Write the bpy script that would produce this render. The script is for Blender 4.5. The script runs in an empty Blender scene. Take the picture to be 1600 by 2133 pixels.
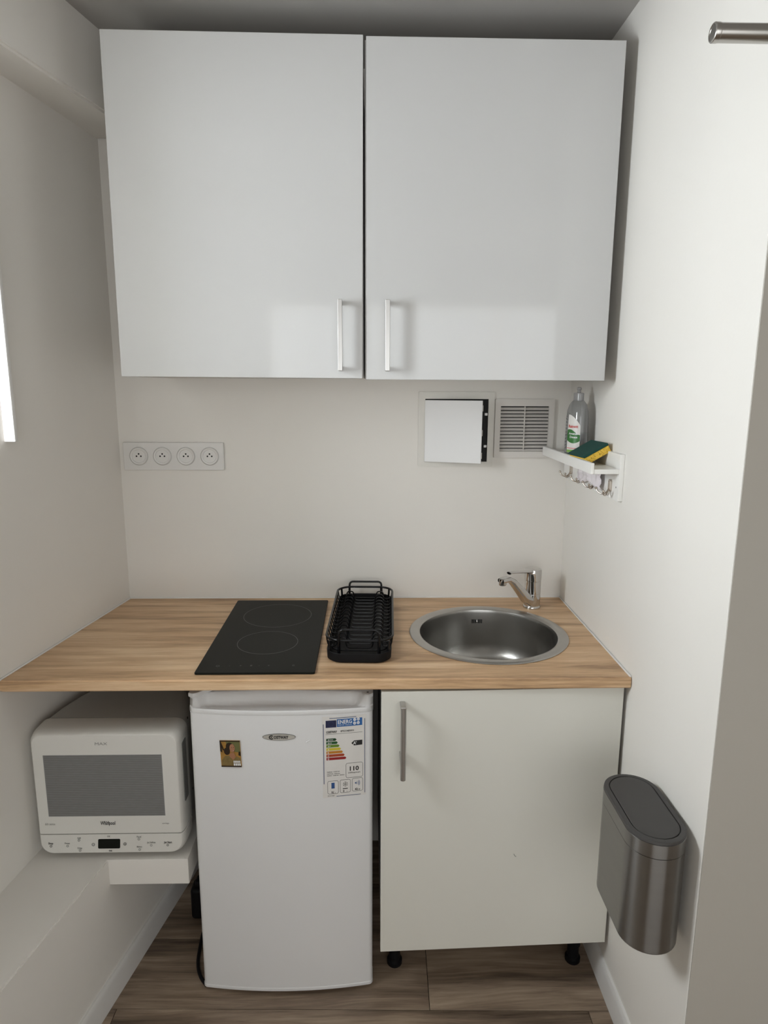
import bpy, bmesh, math, random
from mathutils import Vector, Matrix, noise
random.seed(7)
SC = bpy.context.scene
COL = SC.collection

# ------------------------------------------------------------------ camera
def make_camera():
    x, y, z, yaw, pitch, roll, f = -.6339, -2.1022, 1.5887, .0238, .1889, .0044, 1387.2
    fwd = Vector((math.sin(yaw)*math.cos(pitch), math.cos(yaw)*math.cos(pitch), -math.sin(pitch)))
    right = Vector((math.cos(yaw), -math.sin(yaw), 0)); up = right.cross(fwd)
    r2 = right*math.cos(roll) + up*math.sin(roll); u2 = -right*math.sin(roll) + up*math.cos(roll)
    cd = bpy.data.cameras.new('camera'); cd.sensor_fit = 'HORIZONTAL'; cd.sensor_width = 36
    cd.lens = 36*f/1600; cd.clip_start = .02; cd.clip_end = 50
    o = bpy.data.objects.new('camera', cd); COL.objects.link(o)
    m = Matrix.Identity(4)
    for i in range(3):
        m[i][0] = r2[i]; m[i][1] = u2[i]; m[i][2] = -fwd[i]
    m[0][3], m[1][3], m[2][3] = x, y, z
    o.matrix_world = m
    SC.camera = o
make_camera()

# ------------------------------------------------------------------ world, lights, exposure
w = bpy.data.worlds.new('sky'); SC.world = w; w.use_nodes = True
w.node_tree.nodes['Background'].inputs[0].default_value = (.75, .87, 1, 1)
w.node_tree.nodes['Background'].inputs[1].default_value = 1.0
SC.view_settings.view_transform = 'Standard'; SC.view_settings.look = 'None'
SC.view_settings.gamma = 1; SC.view_settings.use_curve_mapping = False
SC.view_settings.exposure = 0.0

def area(name, loc, direction, sx, sy, power, col):
    d = bpy.data.lights.new(name, 'AREA'); d.shape = 'RECTANGLE'; d.size = sx; d.size_y = sy
    d.energy = power; d.color = col
    o = bpy.data.objects.new(name, d); COL.objects.link(o)
    o.location = loc; o.rotation_euler = Vector(direction).to_track_quat('-Z', 'Y').to_euler()
    return o
# daylight through the window in the left wall, just out of the picture
area('window_daylight', (-1.84, -1.12, 1.78), (1, -.15, 0), .42, .58, 25, (.885, .95, 1.0))
# daylight from the room's far window behind the photographer
area('room_daylight', (-.1, -3.72, 1.25), (0, 1, 0), 2.5, 1.8, 26, (1.0, .955, .885))

# ------------------------------------------------------------------ constants
def LW(y): return -1.4126 + .15*y           # left wall runs slightly skew
def BE(y): return -1.190 + .193*y           # front edge of the boxed ledge below it
CZ = .90; CT = .028; CF = -.62
CEIL = 2.473

# ------------------------------------------------------------------ materials
def srgb(r, g, b):
    def f(c):
        c /= 255
        return c/12.92 if c <= .04045 else ((c+.055)/1.055)**2.4
    return (f(r), f(g), f(b), 1)

def mat(name, col, rough=.5, metal=0, vary=.04, vscale=6, bump=0, bscale=300, stretch=(1,1,1), trans=0, alpha=1, spec=.5, coat=0, emit=0):
    m = bpy.data.materials.new(name); m.use_nodes = True
    nt = m.node_tree; N = nt.nodes; L = nt.links
    b = N['Principled BSDF']
    b.inputs['Roughness'].default_value = rough; b.inputs['Metallic'].default_value = metal
    b.inputs['Specular IOR Level'].default_value = spec
    b.inputs['Transmission Weight'].default_value = trans; b.inputs['Alpha'].default_value = alpha
    b.inputs['Coat Weight'].default_value = coat
    tc = N.new('ShaderNodeTexCoord'); mp = N.new('ShaderNodeMapping'); mp.inputs['Scale'].default_value = stretch
    L.new(tc.outputs['Object'], mp.inputs[0])
    nz = N.new('ShaderNodeTexNoise'); nz.inputs['Scale'].default_value = vscale; nz.inputs['Detail'].default_value = 4
    L.new(mp.outputs[0], nz.inputs['Vector'])
    mx = N.new('ShaderNodeMix'); mx.data_type = 'RGBA'
    mx.inputs[6].default_value = tuple(c*(1-vary) for c in col[:3]) + (1,)
    mx.inputs[7].default_value = tuple(min(1, c*(1+vary)) for c in col[:3]) + (1,)
    L.new(nz.outputs[0], mx.inputs[0]); L.new(mx.outputs[2], b.inputs['Base Color'])
    if emit:
        L.new(mx.outputs[2], b.inputs['Emission Color']); b.inputs['Emission Strength'].default_value = emit
    if bump:
        n2 = N.new('ShaderNodeTexNoise'); n2.inputs['Scale'].default_value = bscale; n2.inputs['Detail'].default_value = 3
        L.new(mp.outputs[0], n2.inputs['Vector'])
        bp = N.new('ShaderNodeBump'); bp.inputs['Strength'].default_value = bump; bp.inputs['Distance'].default_value = .002
        L.new(n2.outputs[0], bp.inputs['Height']); L.new(bp.outputs[0], b.inputs['Normal'])
    return m

def wood(name, dark, mid, light, scale, rough, rnd=False, knots=.35):
    m = bpy.data.materials.new(name); m.use_nodes = True
    nt = m.node_tree; N = nt.nodes; L = nt.links; b = N['Principled BSDF']
    b.inputs['Roughness'].default_value = rough
    tc = N.new('ShaderNodeTexCoord'); vec = tc.outputs['Object']
    if rnd:
        oi = N.new('ShaderNodeObjectInfo'); mul = N.new('ShaderNodeVectorMath'); mul.operation = 'SCALE'
        cmb = N.new('ShaderNodeCombineXYZ'); L.new(oi.outputs['Random'], cmb.inputs[0]); L.new(oi.outputs['Random'], cmb.inputs[1])
        L.new(cmb.outputs[0], mul.inputs[0]); mul.inputs['Scale'].default_value = 37
        ad = N.new('ShaderNodeVectorMath'); ad.operation = 'ADD'; L.new(vec, ad.inputs[0]); L.new(mul.outputs[0], ad.inputs[1]); vec = ad.outputs[0]
    # slow warp so that the grain wanders
    wn = N.new('ShaderNodeTexNoise'); wn.inputs['Scale'].default_value = 2.2; wn.inputs['Detail'].default_value = 2
    wm = N.new('ShaderNodeMapping'); wm.inputs['Scale'].default_value = (1, 3, 3); L.new(vec, wm.inputs[0]); L.new(wm.outputs[0], wn.inputs['Vector'])
    sc = N.new('ShaderNodeVectorMath'); sc.operation = 'SCALE'; sc.inputs['Scale'].default_value = .045; L.new(wn.outputs['Color'], sc.inputs[0])
    ad2 = N.new('ShaderNodeVectorMath'); ad2.operation = 'ADD'; L.new(vec, ad2.inputs[0]); L.new(sc.outputs[0], ad2.inputs[1])
    def nse(s, k, d, ro=.6):
        mp = N.new('ShaderNodeMapping'); mp.inputs['Scale'].default_value = s; L.new(ad2.outputs[0], mp.inputs[0])
        n = N.new('ShaderNodeTexNoise'); n.inputs['Scale'].default_value = k; n.inputs['Detail'].default_value = d; n.inputs['Roughness'].default_value = ro
        L.new(mp.outputs[0], n.inputs['Vector']); return n.outputs[0]
    a = nse((.8*scale, 14*scale, 14*scale), 1.6, 6, .65)
    f = nse((3*scale, 90*scale, 90*scale), 2.0, 4, .7)
    c = nse((1.2*scale, 5*scale, 5*scale), 1.3, 3)
    s1 = N.new('ShaderNodeMath'); s1.operation = 'MULTIPLY_ADD'; L.new(f, s1.inputs[0]); s1.inputs[1].default_value = .35; L.new(a, s1.inputs[2])
    s2 = N.new('ShaderNodeMath'); s2.operation = 'MULTIPLY_ADD'; L.new(c, s2.inputs[0]); s2.inputs[1].default_value = knots; L.new(s1.outputs[0], s2.inputs[2])
    cr = N.new('ShaderNodeValToRGB'); e = cr.color_ramp.elements
    nm = N.new('ShaderNodeMath'); nm.operation = 'DIVIDE'; nm.inputs[1].default_value = 1.35+knots; L.new(s2.outputs[0], nm.inputs[0])
    e[0].position = .36; e[0].color = dark; e[1].position = .63; e[1].color = light
    k = e.new(.49); k.color = mid
    L.new(nm.outputs[0], cr.inputs[0]); L.new(cr.outputs[0], b.inputs['Base Color'])
    bp = N.new('ShaderNodeBump'); bp.inputs['Strength'].default_value = .12; bp.inputs['Distance'].default_value = .001
    L.new(f, bp.inputs['Height']); L.new(bp.outputs[0], b.inputs['Normal'])
    return m

M = {}
ANISO = 0.25     # brushed round the bin: highlights run up and down
M['wall'] = mat('wall_paint', (.79, .765, .72, 1), .65, vary=.02, vscale=3, bump=.10, bscale=90, spec=.3)
M['wallshade'] = mat('shaded_wall_paint', (.46, .435, .39, 1), .65, vary=.03, vscale=3, bump=.10, bscale=90, spec=.3)  # wall colour darkened for the return wall, in place of its shade
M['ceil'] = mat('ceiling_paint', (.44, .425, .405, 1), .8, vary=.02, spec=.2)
M['trim'] = mat('trim_paint', (.76, .75, .73, 1), .45, vary=.02)
M['gloss'] = mat('white_gloss_front', (.565, .565, .56, 1), .07, vary=.01, spec=.5)
M['cream'] = mat('cream_matt_front', (.70, .69, .63, 1), .42, vary=.01)
M['carcass'] = mat('white_melamine', (.74, .73, .71, 1), .5, vary=.01)
M['counter'] = wood('oak_laminate', srgb(142, 110, 80), srgb(203, 167, 128), srgb(232, 204, 168), 1.25, .42)
M['floor'] = wood('vinyl_oak', srgb(62, 50, 40), srgb(130, 112, 95), srgb(182, 162, 140), 1.0, .45, True, .7)
M['gap'] = mat('floor_gap', (.02, .016, .012, 1), .9)
M['appl'] = mat('appliance_white', (.74, .74, .74, 1), .33, vary=.01, bump=.05, bscale=400)
M['micro'] = mat('microwave_white', (.72, .71, .67, 1), .28, vary=.01)
M['microshade'] = mat('shaded_microwave_case', (.47, .47, .45, 1), .4, vary=.01)  # case colour darkened to stand in for the shadow under the worktop
M['black'] = mat('black_plastic', (.006, .006, .007, 1), .5, spec=.15)
M['wire'] = mat('black_coated_wire', (.006, .006, .007, 1), .2, spec=.35)
M['glassblack'] = mat('ceramic_glass', (.008, .009, .007, 1), .40, spec=.12)
M['ring'] = mat('hob_ring', (.13, .13, .125, 1), .5, spec=.2)
M['steel'] = mat('brushed_steel', (.46, .445, .42, 1), .26, 1, vary=.10, vscale=8, stretch=(1, 1, 40), bump=.03, bscale=120)
M['sink'] = mat('sink_steel', (.40, .39, .37, 1), .30, 1, vary=.12, vscale=9, bump=.05, bscale=160)
M['sinkrim'] = mat('sink_rim_steel', (.50, .49, .47, 1), .30, 1, vary=.06, vscale=30)
M['chrome'] = mat('chrome', (.62, .61, .60, 1), .06, 1, vary=.02)
M['nickel'] = mat('satin_nickel', (.52, .51, .495, 1), .33, 1, vary=.03)
M['hooknickel'] = mat('hook_nickel', (.55, .49, .43, 1), .22, 1, vary=.05)
M['binlid'] = mat('grey_plastic_lid', (.055, .052, .050, 1), .5, vary=.03)
M['binbody'] = mat('bin_steel', (.30, .295, .285, 1), .30, 1, vary=.05, vscale=6, stretch=(1, 1, 12))
_b = M['binbody'].node_tree.nodes['Principled BSDF']; _b.inputs['Anisotropic'].default_value = .92; _b.inputs['Anisotropic Rotation'].default_value = ANISO
_t = M['binbody'].node_tree.nodes.new('ShaderNodeTangent'); _t.direction_type = 'RADIAL'; _t.axis = 'Z'
M['binbody'].node_tree.links.new(_t.outputs[0], _b.inputs['Tangent'])
M['barglow'] = mat('bar_glow', (.95, .96, 1, 1), .4, emit=1.3)  # emission added so the bar reads white; not known to be a lamp
M['plate'] = mat('socket_white', (.74, .73, .71, 1), .3, vary=.01)
M['ringshade'] = mat('shadow_ring_grey', (.38, .37, .35, 1), .5)  # grey painted in for the shadow gap round each socket
M['hole'] = mat('dark_hole', (.01, .01, .01, 1), .8)
M['hatchframe'] = mat('hatch_frame_paint', (.72, .70, .65, 1), .5, vary=.05, vscale=25)
M['hatchdoor'] = mat('hatch_door_white', (.80, .80, .80, 1), .4, vary=.02)
M['vent'] = mat('vent_plastic', (.68, .65, .61, 1), .45, vary=.02)
M['shelf'] = mat('shelf_lacquer', (.84, .83, .80, 1), .35, vary=.015)
M['screen'] = mat('microwave_mesh', (.22, .22, .22, 1), .28, vary=.2, vscale=60, stretch=(1, 1, 8))
M['ink'] = mat('black_ink', (.012, .012, .012, 1), .5)
M['greyink'] = mat('grey_ink', (.22, .22, .21, 1), .5)
M['seam'] = mat('grey_seam', (.16, .16, .15, 1), .6)
M['paper'] = mat('label_paper', (.72, .70, .67, 1), .45, vary=.03, vscale=40)
M['navy'] = mat('navy_ink', (.012, .016, .06, 1), .4)
M['navyline'] = mat('blue_line_ink', (.06, .09, .2, 1), .4)
M['blue'] = mat('blue_ink', (.02, .12, .36, 1), .4)
M['iconblue'] = mat('icon_blue_ink', (.03, .09, .26, 1), .4)
M['white'] = mat('white_ink', (.8, .8, .8, 1), .4)
ECOL = [(.006, .05, .012), (.012, .085, .02), (.13, .24, .02), (.62, .50, .04), (.52, .20, .02), (.38, .055, .015), (.30, .014, .016)]
for i, c in enumerate(ECOL): M['e%d' % i] = mat('class_ink_%s' % 'ABCDEFG'[i], c + (1,), .4)
M['badge'] = mat('badge_silver', (.55, .53, .48, 1), .3, .3)
M['sponge'] = mat('sponge_yellow', (.80, .52, .07, 1), .9, vary=.15, vscale=120, bump=.9, bscale=260)
M['pore'] = mat('sponge_pore', (.42, .24, .02, 1), .9)
M['scour'] = mat('scouring_green', (.010, .062, .050, 1), .95, vary=.3, vscale=200, bump=.8, bscale=500)
M['bottle'] = mat('clear_bottle', (.72, .73, .74, 1), .06, trans=.92, vary=.01)
M['liquid'] = mat('clear_liquid', (.66, .67, .68, 1), .06, trans=.85, vary=.01)
M['cap'] = mat('clear_cap', (.55, .55, .56, 1), .2, trans=.6, vary=.01)
M['labgreen'] = mat('label_green', (.03, .16, .03, 1), .4)
M['lablime'] = mat('label_lime', (.20, .38, .07, 1), .4)
M['red'] = mat('red_ink', (.55, .03, .02, 1), .4)
M['pink'] = mat('pink_ink', (.6, .15, .15, 1), .4)
M['bag'] = mat('thin_plastic_bag', (.80, .75, .79, 1), .2, vary=.12, vscale=60, bump=.6, bscale=70)
M['pgold'] = mat('picture_gold', (.36, .19, .04, 1), .35, vary=.5, vscale=60)
M['pdark'] = mat('picture_dark', (.022, .012, .006, 1), .35)
M['pskin'] = mat('picture_skin', (.36, .17, .09, 1), .35)
M['pdress'] = mat('picture_olive', (.20, .14, .05, 1), .35, vary=.4, vscale=120)
M['pgreen'] = mat('picture_green', (.14, .14, .05, 1), .35)
M['pred'] = mat('picture_red', (.25, .02, .02, 1), .35)
M['glass'] = mat('window_glass', (.85, .92, 1, 1), .1, trans=1)
M['seal'] = mat('sealant', (.78, .77, .75, 1), .4)

# ------------------------------------------------------------------ mesh helpers
def NB(): return bmesh.new()
def quadface(bm, vs):
    try: return bm.faces.new(vs)
    except ValueError: return None

def box(bm, a, b, bev=0, seg=2, xf=None):
    lo = [min(a[i], b[i]) for i in range(3)]; hi = [max(a[i], b[i]) for i in range(3)]
    t = bmesh.new()
    bmesh.ops.create_cube(t, size=1)
    for v in t.verts:
        v.co = Vector([(lo[i]+hi[i])/2 + v.co[i]*(hi[i]-lo[i]) for i in range(3)])
    if bev: bmesh.ops.bevel(t, geom=list(t.edges), offset=bev, segments=seg, affect='EDGES', profile=.5)
    merge(bm, t, xf)
def merge(bm, t, xf=None):
    m = {}
    for v in t.verts: m[v] = bm.verts.new(xf @ v.co if xf else v.co)
    for f in t.faces: quadface(bm, [m[v] for v in f.verts])
    t.free()

def rrect(x0, y0, x1, y1, r, n=6):
    """rounded rectangle outline, counter-clockwise; r may be a 4-tuple bl, br, tr, tl"""
    if not isinstance(r, (tuple, list)): r = (r,)*4
    P = []
    for (cx, cy, a0, rr) in ((x0+r[0], y0+r[0], 180, r[0]), (x1-r[1], y0+r[1], 270, r[1]), (x1-r[2], y1-r[2], 0, r[2]), (x0+r[3], y1-r[3], 90, r[3])):
        for i in range(n+1):
            a = math.radians(a0 + 90*i/n); P.append((cx+rr*math.cos(a), cy+rr*math.sin(a)))
    return P
def stadium(xc, yc, r, s, n=20):
    P = []
    for i in range(n+1):
        a = math.pi*i/n; P.append((xc+r*math.cos(a), yc+s+r*math.sin(a)))
    for i in range(n+1):
        a = math.pi + math.pi*i/n; P.append((xc+r*math.cos(a), yc-s+r*math.sin(a)))
    return P
def circle(cx, cy, r, n=32): return [(cx+r*math.cos(2*math.pi*i/n), cy+r*math.sin(2*math.pi*i/n)) for i in range(n)]

def loft(bm, rings, cap0=True, cap1=True, closed=True):
    R = [[bm.verts.new(p) for p in ring] for ring in rings]
    n = len(R[0])
    for a, b in zip(R, R[1:]):
        for i in range(n if closed else n-1):
            j = (i+1) % n
            quadface(bm, [a[i], a[j], b[j], b[i]])
    if cap0: quadface(bm, list(reversed(R[0])))
    if cap1: quadface(bm, R[-1])
    return R
def fix(bm): bmesh.ops.recalc_face_normals(bm, faces=list(bm.faces))

AX = {'z': lambda u, v, w: (u, v, w), 'y': lambda u, v, w: (u, w, v), 'x': lambda u, v, w: (w, u, v)}
def prism(bm, outline, ax, w0, w1, bev=0):
    """outline in the plane perpendicular to ax (y: u=x, v=z; x: u=y, v=z)"""
    t = bmesh.new(); f = AX[ax]
    loft(t, [[f(u, v, w0) for u, v in outline], [f(u, v, w1) for u, v in outline]]); fix(t)
    if bev:
        ed = [e for e in t.edges if len(e.link_faces) == 2 and any(len(fc.verts) > 4 for fc in e.link_faces)]
        bmesh.ops.bevel(t, geom=ed, offset=bev, segments=2, affect='EDGES', profile=.5)
    merge(bm, t)
def flat(bm, outline, fn):
    """single face sheet with fn(u,v) -> 3D"""
    quadface(bm, [bm.verts.new(fn(u, v)) for u, v in outline])
def ringprism(bm, outer, inner, ax, w0, w1):
    f = AX[ax]; t = bmesh.new()
    loft(t, [[f(u, v, w0) for u, v in outer], [f(u, v, w1) for u, v in outer], [f(u, v, w1) for u, v in inner], [f(u, v, w0) for u, v in inner], [f(u, v, w0) for u, v in outer]], False, False)
    bmesh.ops.remove_doubles(t, verts=list(t.verts), dist=1e-6); fix(t); merge(bm, t)

def lathe(bm, prof, c=(0, 0, 0), n=40, cap0=True, cap1=True, xf=None):
    t = bmesh.new()
    rings = [[(c[0]+r*math.cos(2*math.pi*i/n), c[1]+r*math.sin(2*math.pi*i/n), c[2]+z) for i in range(n)] for r, z in prof]
    loft(t, rings, cap0, cap1); fix(t); merge(bm, t, xf)

def fillet(pts, r, n=5, closed=False):
    pts = [Vector(p) for p in pts]; out = []; m = len(pts)
    for i, p in enumerate(pts):
        if not closed and i in (0, m-1): out.append(p); continue
        a = pts[i-1]; b = pts[(i+1) % m]
        da = (a-p); db = (b-p); rr = min(r, da.length*.49, db.length*.49)
        s = p + da.normalized()*rr; e = p + db.normalized()*rr
        for k in range(n+1):
            t = k/n; out.append(s*(1-t)**2 + p*2*t*(1-t) + e*t*t)
    return out
def tube(bm, pts, r, n=8, closed=False, caps=True, flatten=None):
    pts = [Vector(p) for p in pts]; m = len(pts)
    rr = r if callable(r) else (lambda t: r)
    rings = []; nrm = None
    for i, p in enumerate(pts):
        if closed: d = pts[(i+1) % m] - pts[i-1]
        else: d = pts[min(i+1, m-1)] - pts[max(i-1, 0)]
        d.normalize()
        if nrm is None:
            nrm = d.orthogonal() if abs(d.z) > .9 else d.cross(Vector((0, 0, 1))).normalized()
        nrm = (nrm - d*nrm.dot(d)).normalized(); bn = d.cross(nrm)
        q = rr(i/max(1, m-1))
        rings.append([p + (nrm*math.cos(2*math.pi*k/n) + bn*math.sin(2*math.pi*k/n))*q for k in range(n)])
    if closed: rings.append(rings[0])
    t = bmesh.new(); loft(t, rings, caps and not closed, caps and not closed)
    if closed: bmesh.ops.remove_doubles(t, verts=list(t.verts), dist=1e-7)
    fix(t); merge(bm, t)
def ball(bm, c, r, n=12):
    t = bmesh.new(); bmesh.ops.create_uvsphere(t, u_segments=n, v_segments=max(6, n//2), radius=r)
    merge(bm, t, Matrix.Translation(c))

def weighted_normals(me, deg):
    """smooth shading in which large flat faces keep their own normal"""
    lim = math.cos(math.radians(deg)); at = [[] for _ in me.vertices]
    info = [(p.normal.copy(), p.area) for p in me.polygons]
    for p in me.polygons:
        for v in p.vertices: at[v].append(p.index)
    out = []
    for p in me.polygons:
        n0 = info[p.index][0]
        for v in p.vertices:
            s = Vector((0, 0, 0))
            for j in at[v]:
                n, a = info[j]
                if n.dot(n0) > lim: s += n*a
            out.append(s.normalized() if s.length > 1e-14 else n0)
    me.normals_split_custom_set(out)
def obj(name, bm, m, parent=None, smooth=30, do_fix=False):
    if do_fix: fix(bm)
    me = bpy.data.meshes.new(name); bm.to_mesh(me); bm.free()
    me.materials.append(M[m] if isinstance(m, str) else m)
    if smooth:
        me.shade_smooth(); weighted_normals(me, max(smooth, 48))
    o = bpy.data.objects.new(name, me); COL.objects.link(o)
    if parent: adopt(o, parent)
    return o
def adopt(o, parent):
    o.parent = parent
    o.matrix_parent_inverse = Matrix.Translation(-parent.location)   # meshes are built in world coordinates
def prt(o):        # fine print, too small to pick apart
    o['kind'] = 'stuff'; return o
def tag(o, label, cat, group=None):
    o['label'] = label; o['category'] = cat
    if group: o['group'] = group
    return o
def thing(name, loc, label, cat, group=None):
    o = bpy.data.objects.new(name, None); o.empty_display_size = .05; COL.objects.link(o)
    o.location = loc
    return tag(o, label, cat, group)
def struct(name, bm, m, label=None, parent=None, smooth=30):
    o = obj(name, bm, m, parent, smooth)
    if not parent: o['kind'] = 'structure'
    if label: o['label'] = label
    return o

def textmesh(bm, s, size, fn, align='LEFT', bold=0, width=None, res=2, thick=0):
    """lettering: fn maps flat (u, v) to 3D; with width given, squeezed to fit"""
    c = bpy.data.curves.new('t', 'FONT'); c.body = s; c.size = size; c.resolution_u = res
    c.align_x = 'LEFT'; c.align_y = 'BOTTOM_BASELINE' if False else 'TOP_BASELINE'; c.offset = bold
    c.fill_mode = 'BOTH'
    o = bpy.data.objects.new('t', c)
    me = bpy.data.meshes.new_from_object(o)
    xs = [v.co.x for v in me.vertices]
    if xs:
        x0, x1 = min(xs), max(xs); k = (width/(x1-x0)) if width else 1
        off = {'LEFT': 0, 'CENTER': -(x1-x0)*k/2, 'RIGHT': -(x1-x0)*k}[align]
        V = [bm.verts.new(fn((v.co.x-x0)*k+off, v.co.y)) for v in me.vertices]
        for p in me.polygons: quadface(bm, [V[i] for i in p.vertices])
    bpy.data.objects.remove(o); bpy.data.meshes.remove(me); bpy.data.curves.remove(c)

# ================================================================== SETTING
YR = -3.8       # rear wall of the room
WE = -.996      # where the right wall ends at its outer corner
XR = 1.7
# floor with separate planks
bm = NB(); box(bm, (-2.1, .1, -.06), (XR+.1, YR-.1, -.004)); flo = struct('floor', bm, 'gap')
rot = Matrix.Rotation(-.024, 4, 'Z')
PW, PL = .222, 1.22
row = 0
y0 = -.655
rows = range(-3, 15)
proto = None
for k in rows:
    yb = y0 - PW*(k-0); yt = yb + PW
    off = {0: -.475}.get(k, (-.475 + .41*k) % PL)
    x = off - 4*PL
    while x < XR:
        a, b = max(x, -2.05), min(x+PL, XR+.05)
        if b-a > .03 and yt > YR-.02 and yb < .14:
            bm = NB(); box(bm, (a+.0008, yb+.0008, -.006), (b-.0008, yt-.0008, 0), .0005, 1)
            for v in bm.verts: v.co = rot @ (v.co - Vector((-.475, -.65, 0))) + Vector((-.475, -.65, 0))
            obj('plank', bm, 'floor', flo, 0)
        x += PL
# walls
bm = NB(); box(bm, (-1.75, 0, -.05), (.06, .1, CEIL+.05)); struct('wall_back', bm, 'wall')
bm = NB(); box(bm, (0, .0, -.05), (XR+.1, WE, CEIL+.05), .002, 1); struct('wall_right', bm, 'wall')
bm = NB(); box(bm, (.0015, WE, -.05), (XR, WE-.002, CEIL)); struct('wall_return', bm, 'wallshade')
bm = NB(); box(bm, (XR, WE, -.05), (XR+.1, YR, CEIL+.05)); struct('wall_side', bm, 'wall')
bm = NB()
box(bm, (-2.1, YR, -.05), (-1.4, YR-.1, CEIL+.05)); box(bm, (1.2, YR, -.05), (XR+.1, YR-.1, CEIL+.05))
box(bm, (-1.4, YR, -.05), (1.2, YR-.1, .3)); box(bm, (-1.4, YR, 2.2), (1.2, YR-.1, CEIL+.05)); struct('wall_rear', bm, 'wall')
# left wall with the window opening
WY0, WY1, WZ0, WZ1 = -.90, -1.34, 1.47, 2.09
def lw_block(bm, ya, yb, za, zb, t=.34, off=0):
    rings = []
    for y in (ya, yb):
        rings.append([(LW(y)+off, y, za), (LW(y)+off, y, zb), (LW(y)-t, y, zb), (LW(y)-t, y, za)])
    q = bmesh.new(); loft(q, rings); fix(q); merge(bm, q)
bm = NB()
lw_block(bm, .1, WY0, -.05, CEIL+.05); lw_block(bm, WY1, YR-.1, -.05, CEIL+.05)
lw_block(bm, WY0, WY1, -.05, WZ0); lw_block(bm, WY0, WY1, WZ1, CEIL+.05)
struct('wall_left', bm, 'wall')
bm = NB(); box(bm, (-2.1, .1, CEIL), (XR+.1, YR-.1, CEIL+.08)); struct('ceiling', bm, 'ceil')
# window in the left wall: frame and pane
win = None
bm = NB()
lw_block(bm, WY0, WY0-.05, WZ0, WZ1, .32, -.26); lw_block(bm, WY1+.05, WY1, WZ0, WZ1, .32, -.26)
lw_block(bm, WY0, WY1, WZ0, WZ0+.05, .32, -.26); lw_block(bm, WY0, WY1, WZ1-.05, WZ1, .32, -.26)
win = struct('window_1', bm, 'trim', 'white window in the left wall, outside the picture')
bm = NB(); lw_block(bm, WY0-.05, WY1+.05, WZ0+.05, WZ1-.05, .300, -.294); struct('pane', bm, 'glass', parent=win)
bm = NB()
for xa in (-1.4, -.56, .30, 1.14): box(bm, (xa, YR-.02, .3), (xa+.06, YR-.08, 2.2))
box(bm, (-1.4, YR-.02, .3), (1.2, YR-.08, .36)); box(bm, (-1.4, YR-.02, 2.14), (1.2, YR-.08, 2.2))
win2 = struct('window_2', bm, 'trim', 'white casement window in the rear wall behind the photographer')
for a, b in ((-1.34, -.56), (-.50, .30), (.36, 1.14)):
    bm = NB(); box(bm, (a, YR-.045, .36), (b, YR-.05, 2.14)); struct('pane', bm, 'glass', parent=win2)
# soffit box along the top of the left wall
def SE(y): return -1.279 + .216*y
bm = NB(); rings = []
for y in (.0, -2.2): rings.append([(LW(y)-.02, y, 2.28), (min(SE(y), 0) if LW(y) < SE(y) else LW(y)+.004, y, 2.28), (SE(y) if LW(y) < SE(y) else LW(y)+.004, y, CEIL+.02), (LW(y)-.02, y, CEIL+.02)])
loft(bm, rings); fix(bm); bmesh.ops.bevel(bm, geom=list(bm.edges), offset=.006, segments=2, affect='EDGES')
struct('trim_1', bm, 'wall', 'boxed-in soffit along the top of the left wall')
# boxed ledge at the foot of the left wall, with its baseboard
LZ = .388
def ledge(bm, off0, z0, z1, inner=None):
    rings = []
    for y in (.0, -2.2):
        xi = LW(y)-.02 if inner is None else BE(y)+inner
        rings.append([(xi, y, z0), (BE(y)+off0, y, z0), (BE(y)+off0, y, z1), (xi, y, z1)])
    q = bmesh.new(); loft(q, rings); fix(q); merge(bm, q)
bm = NB(); ledge(bm, 0, -.01, LZ); bmesh.ops.bevel(bm, geom=list(bm.edges), offset=.003, segments=2, affect='EDGES')
struct('trim_2', bm, 'wall', 'white boxed-in ledge along the foot of the left wall')
bm = NB(); rings = []
for y in (.0, -2.2): rings.append([(BE(y)-.002, y, 0), (BE(y)+.013, y, 0), (BE(y)+.013, y, .062), (BE(y)+.006, y, .072), (BE(y)-.002, y, .072)])
loft(bm, rings); fix(bm); struct('baseboard_left', bm, 'trim', smooth=20)
bm = NB(); rings = []
for y in (0, WE-.013): rings.append([(.002, y, 0), (-.013, y, 0), (-.013, y, .062), (-.006, y, .074), (.002, y, .074)])
loft(bm, rings); fix(bm); struct('baseboard_right', bm, 'trim', smooth=20)
# beam that carries the microwave
bm = NB(); rings = []
for y in (-.577, -.02): rings.append([(BE(y)-.03, y, .316), (-1.098, y, .316), (-1.098, y, LZ+.0006), (BE(y)-.03, y, LZ+.0006)])
loft(bm, rings); fix(bm); bmesh.ops.bevel(bm, geom=list(bm.edges), offset=.0015, segments=1, affect='EDGES')
struct('trim_3', bm, 'wall', 'white box beam under the microwave beside the ledge')

# ================================================================== COUNTER
SX, SY, SR = -.296, -.322, .222      # sink centre and rim radius
bm = NB()
hole = circle(SX, SY, .200, 48)
out = [(LW(-.002)+.001, -.002), (-.002, -.002), (-.002, CF), (LW(CF)+.001, CF)]
def outpt(a):
    d = (math.cos(a), math.sin(a)); best = None
    for i in range(4):
        p, q = out[i], out[(i+1) % 4]
        ex, ey = q[0]-p[0], q[1]-p[1]; den = d[0]*ey - d[1]*ex
        if abs(den) < 1e-9: continue
        t = ((p[0]-SX)*ey - (p[1]-SY)*ex)/den; s = ((p[0]-SX)*d[1] - (p[1]-SY)*d[0])/den
        if t > 0 and -1e-6 <= s <= 1+1e-6 and (best is None or t < best): best = t
    return (SX+d[0]*best, SY+d[1]*best)
angs = sorted([2*math.pi*i/48 for i in range(48)] + [math.atan2(p[1]-SY, p[0]-SX) % (2*math.pi) for p in out])
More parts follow.
